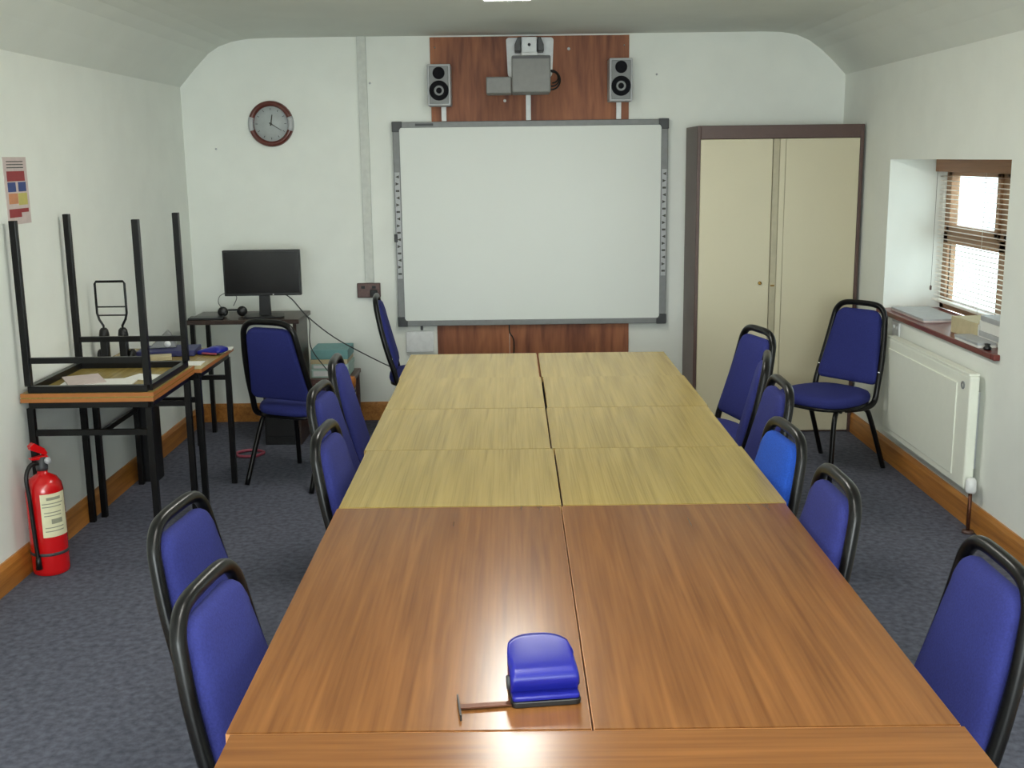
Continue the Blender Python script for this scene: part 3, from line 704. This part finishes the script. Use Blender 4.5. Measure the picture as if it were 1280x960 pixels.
# low unit with folders, right of the desk
lt = empty('low_table', (-1.22, 6.80, 0), 0, 'low purple-brown table by end wall, right of computer desk', 'table')
MB().box(-0.13, 0.13, -0.16, 0.20, 0.325, 0.35).build('table_top', 'walnut', lt, bevel=0.003)
for sx in (-1, 1):
    for sy in (-0.14, 0.18): MB().box(sx*0.11-0.012, sx*0.11+0.012, sy-0.012, sy+0.012, 0, 0.325).build('leg', 'walnut', lt)
z = 0.351
for (t, m, dx, lb_) in ((0.052, 'mint', 0, 'pale green box file, bottom of stack on low table'), (0.030, 'mint', 0.004, 'slim pale green box file, second from bottom on low table'), (0.028, 'buff', -0.003, 'buff coloured folder just under teal box on low table'), (0.105, 'teal', 0.002, 'teal box on top of the stack on low table')):
    if m == 'teal': t = 0.058
    b_ = empty('box_file', (-1.235+dx, 6.80, z), 0, lb_, 'box file', 'stack of files on the low table')
    MB().box(-0.112, 0.112, -0.12, 0.14, 0, t).build('case', m, b_, bevel=0.003)
    MB().box(-0.10, 0.10, -0.122, -0.12, t*0.2, t*0.8).build('spine_label', m if m != 'mint' else 'white', b_)
    z += t+0.001
pt = empty('plant_pot', (-1.10, 6.55, 0.0), 0, 'small orange-brown rounded pot on a black stand beside low table', 'pot')
MB().lathe([(0, 0.300), (0.03, 0.30), (0.04, 0.33), (0.042, 0.36), (0.036, 0.38), (0.03, 0.375), (0, 0.37)], 20).build('pot', 'pot', pt)
MB().lathe([(0, 0), (0.06, 0), (0.06, 0.012), (0.012, 0.02), (0.010, 0.285), (0.04, 0.29), (0.04, 0.30), (0, 0.30)], 16).build('stand', 'black', pt)
# ================================================================== RIGHT WALL
ra = empty('radiator', (WR, 5.25, 0), 0, 'white panel radiator on right wall below the window', 'radiator')
y0, y1, z0, z1 = -0.50, 0.60, 0.19, 0.695
MB().box(-0.070, -0.026, y0, y1, z0, z1).build('panel', 'rad', ra, bevel=0.008)
MB().box(-0.076, -0.070, y0+0.13, y1-0.02, z0+0.035, z1-0.05).build('front_face', 'rad', ra, bevel=0.004)
MB().box(-0.071, -0.025, y0+0.01, y1-0.01, z1, z1+0.010).build('top_grille', 'rad', ra, bevel=0.002)
MB().box(-0.026, -0.001, -0.45, -0.42, z0+0.08, z1-0.08).box(-0.026, -0.001, 0.42, 0.45, z0+0.08, z1-0.08).build('wall_bracket', 'lgrey', ra)
MB().tube([(-0.072, y0+0.07+0.014*cos(a), z1-0.05+0.014*sin(a)) for a in [2*pi*k/20 for k in range(20)]], 0.004, 8, closed=True).build('badge_ring', 'grey', ra, label='small grey ring badge')
MB().lathe([(0, 0), (0.020, 0), (0.024, 0.010), (0.022, 0.055), (0.014, 0.065), (0, 0.066)], 18, (-0.048, y0-0.030, z0-0.005)).build('valve_head', 'white', ra, label='white valve head')
MB().tube([(-0.048, y0-0.03, z0+0.03), (-0.048, y0+0.01, z0+0.03)], 0.010, 10).build('valve_tail', 'lgrey', ra)
MB().tube([(-0.048, y0-0.03, z0), (-0.048, y0-0.03, 0.0)], 0.0085, 10).build('pipe', 'copper', ra, label='dark copper pipe')
MB().lathe([(0, 0), (0.026, 0), (0.024, 0.012), (0.009, 0.014)], 16, (-0.048, y0-0.03, 0)).build('pipe_collar', 'brown', ra)
o = empty('wall_socket', (WR, 5.90, 0.722), 0, 'white wall socket on right wall just above the radiator', 'socket')
MB().box(-0.010, 0, -0.05, 0.05, -0.043, 0.043).build('faceplate', 'white', o, bevel=0.003)
for s in (-1, 1): MB().box(-0.014, -0.010, s*0.024-0.006, s*0.024+0.006, 0.010, 0.026).build('switch', 'white', o, bevel=0.001)

# things on the window sill
def stack(name, x, y, z, wx, ly, hz, n, m, lab, cat='papers', grp='papers and books on the window sill', rz=0.0):
    o = empty(name, (x, y, z), rz, lab, cat, grp)
    for k in range(n):
        t = hz/n; j = 0.003*random.uniform(-1, 1)
        MB().box(-wx/2+j, wx/2+j, -ly/2-j, ly/2-j, k*t+0.0004, (k+1)*t).build('sheaf', m[k % len(m)], o)
    return o
SZ = WIN_Z0+0.0005
bx = empty('book', (2.05, 5.14, SZ), radians(4), 'thick cream book on window sill, in front of the blind', 'book', 'papers and books on the window sill')
MB().box(-0.085, 0.10, -0.12, 0.13, 0.003, 0.072).build('pages', 'paper', bx)
MB().box(-0.088, 0.104, -0.123, 0.133, 0.072, 0.076).box(-0.088, 0.104, -0.123, 0.133, 0.0, 0.003).box(-0.089, -0.085, -0.123, 0.133, 0.003, 0.072).build('cover', 'buff', bx)
stack('paper_stack', 2.06, 4.88, SZ, 0.16, 0.25, 0.115, 5, ('paper', 'lgrey', 'paper'), 'tall stack of white papers at near end of the window sill')
stack('paper_stack', 1.932, 4.93, SZ, 0.08, 0.26, 0.022, 2, ('paper', 'lgrey'), 'thin white booklets at front edge of the window sill')
stack('paper_stack', 2.03, 5.80, SZ, 0.20, 0.48, 0.018, 2, ('pp', 'lgrey'), 'spread of thin grey leaflets at far end of the window sill')
o = MB().lathe([(0, 0), (0.016, 0), (0.017, 0.010), (0.010, 0.016), (0.012, 0.026), (0, 0.028)], 14, (1.915, 4.76, SZ)).build('rubber_stamp', 'black'); tag(o, 'small black knob-like stamp at near front corner of window sill', 'stamp')

# ================================================================== HOLE PUNCH
hpz = TH+0.0005
pu = empty('hole_punch', (-0.073, 1.765, hpz), radians(7), 'glossy blue two-hole punch on the teak table left of centre seam', 'hole punch')
W2 = 0.058
MB().rings([[(x*k, y, z) for x, y in rrect(W2+0.002, W2-0.001, -0.002, 0.112, 0.010, 4)] for k, z in ((1.0, 0.0), (1.01, 0.005), (1.0, 0.010))], False).build('base', 'black', pu, bevel=0.0015)
MB().rings([[(x, y, z) for x, y in rrect(W2, W2, 0.001, 0.03, 0.006, 4)] for z in (0.010, 0.015, 0.018)], True).build('front_lip', 'punch', pu, bevel=0.002)
secs = []
for i in range(25):
    s = -1+2*i/24
    e = (1-abs(s)**2.6)**0.5
    yb = 0.080+0.066*e
    top = 0.9+0.1*min(1, e*3)
    ed = 0.93+0.07*min(1, e*4)
    P = [(0.024, 0.018), (0.020, 0.026), (0.014, 0.034), (0.013, 0.044), (0.018, 0.053), (0.030, 0.058), (0.047, 0.061), (0.068, 0.064), (yb-0.015, 0.070), (yb-0.004, 0.071), (yb, 0.067), (yb-0.003, 0.061), (0.075, 0.050), (0.072, 0.02), (0.070, 0.011), (0.030, 0.011)]
    secs.append([(s*W2, y, z*ed) for y, z in P])
MB().rings(secs, True).build('lever', 'punch', pu, bevel=0.0)
for s in (-1, 1):
    MB().lathe([(0, -0.003), (0.012, -0.003), (0.012, 0.003), (0, 0.003)], 16, (s*(W2+0.002), 0.045, 0.026), axis=0).build('pivot', 'dgrey', pu)
MB().box(-0.148, -0.05, 0.004, 0.018, 0.003, 0.0052).build('paper_guide', 'copper', pu, label='flat brown metal paper guide')
MB().box(-0.150, -0.147, -0.030, 0.046, 0.0, 0.010).build('guide_stop', 'black', pu)
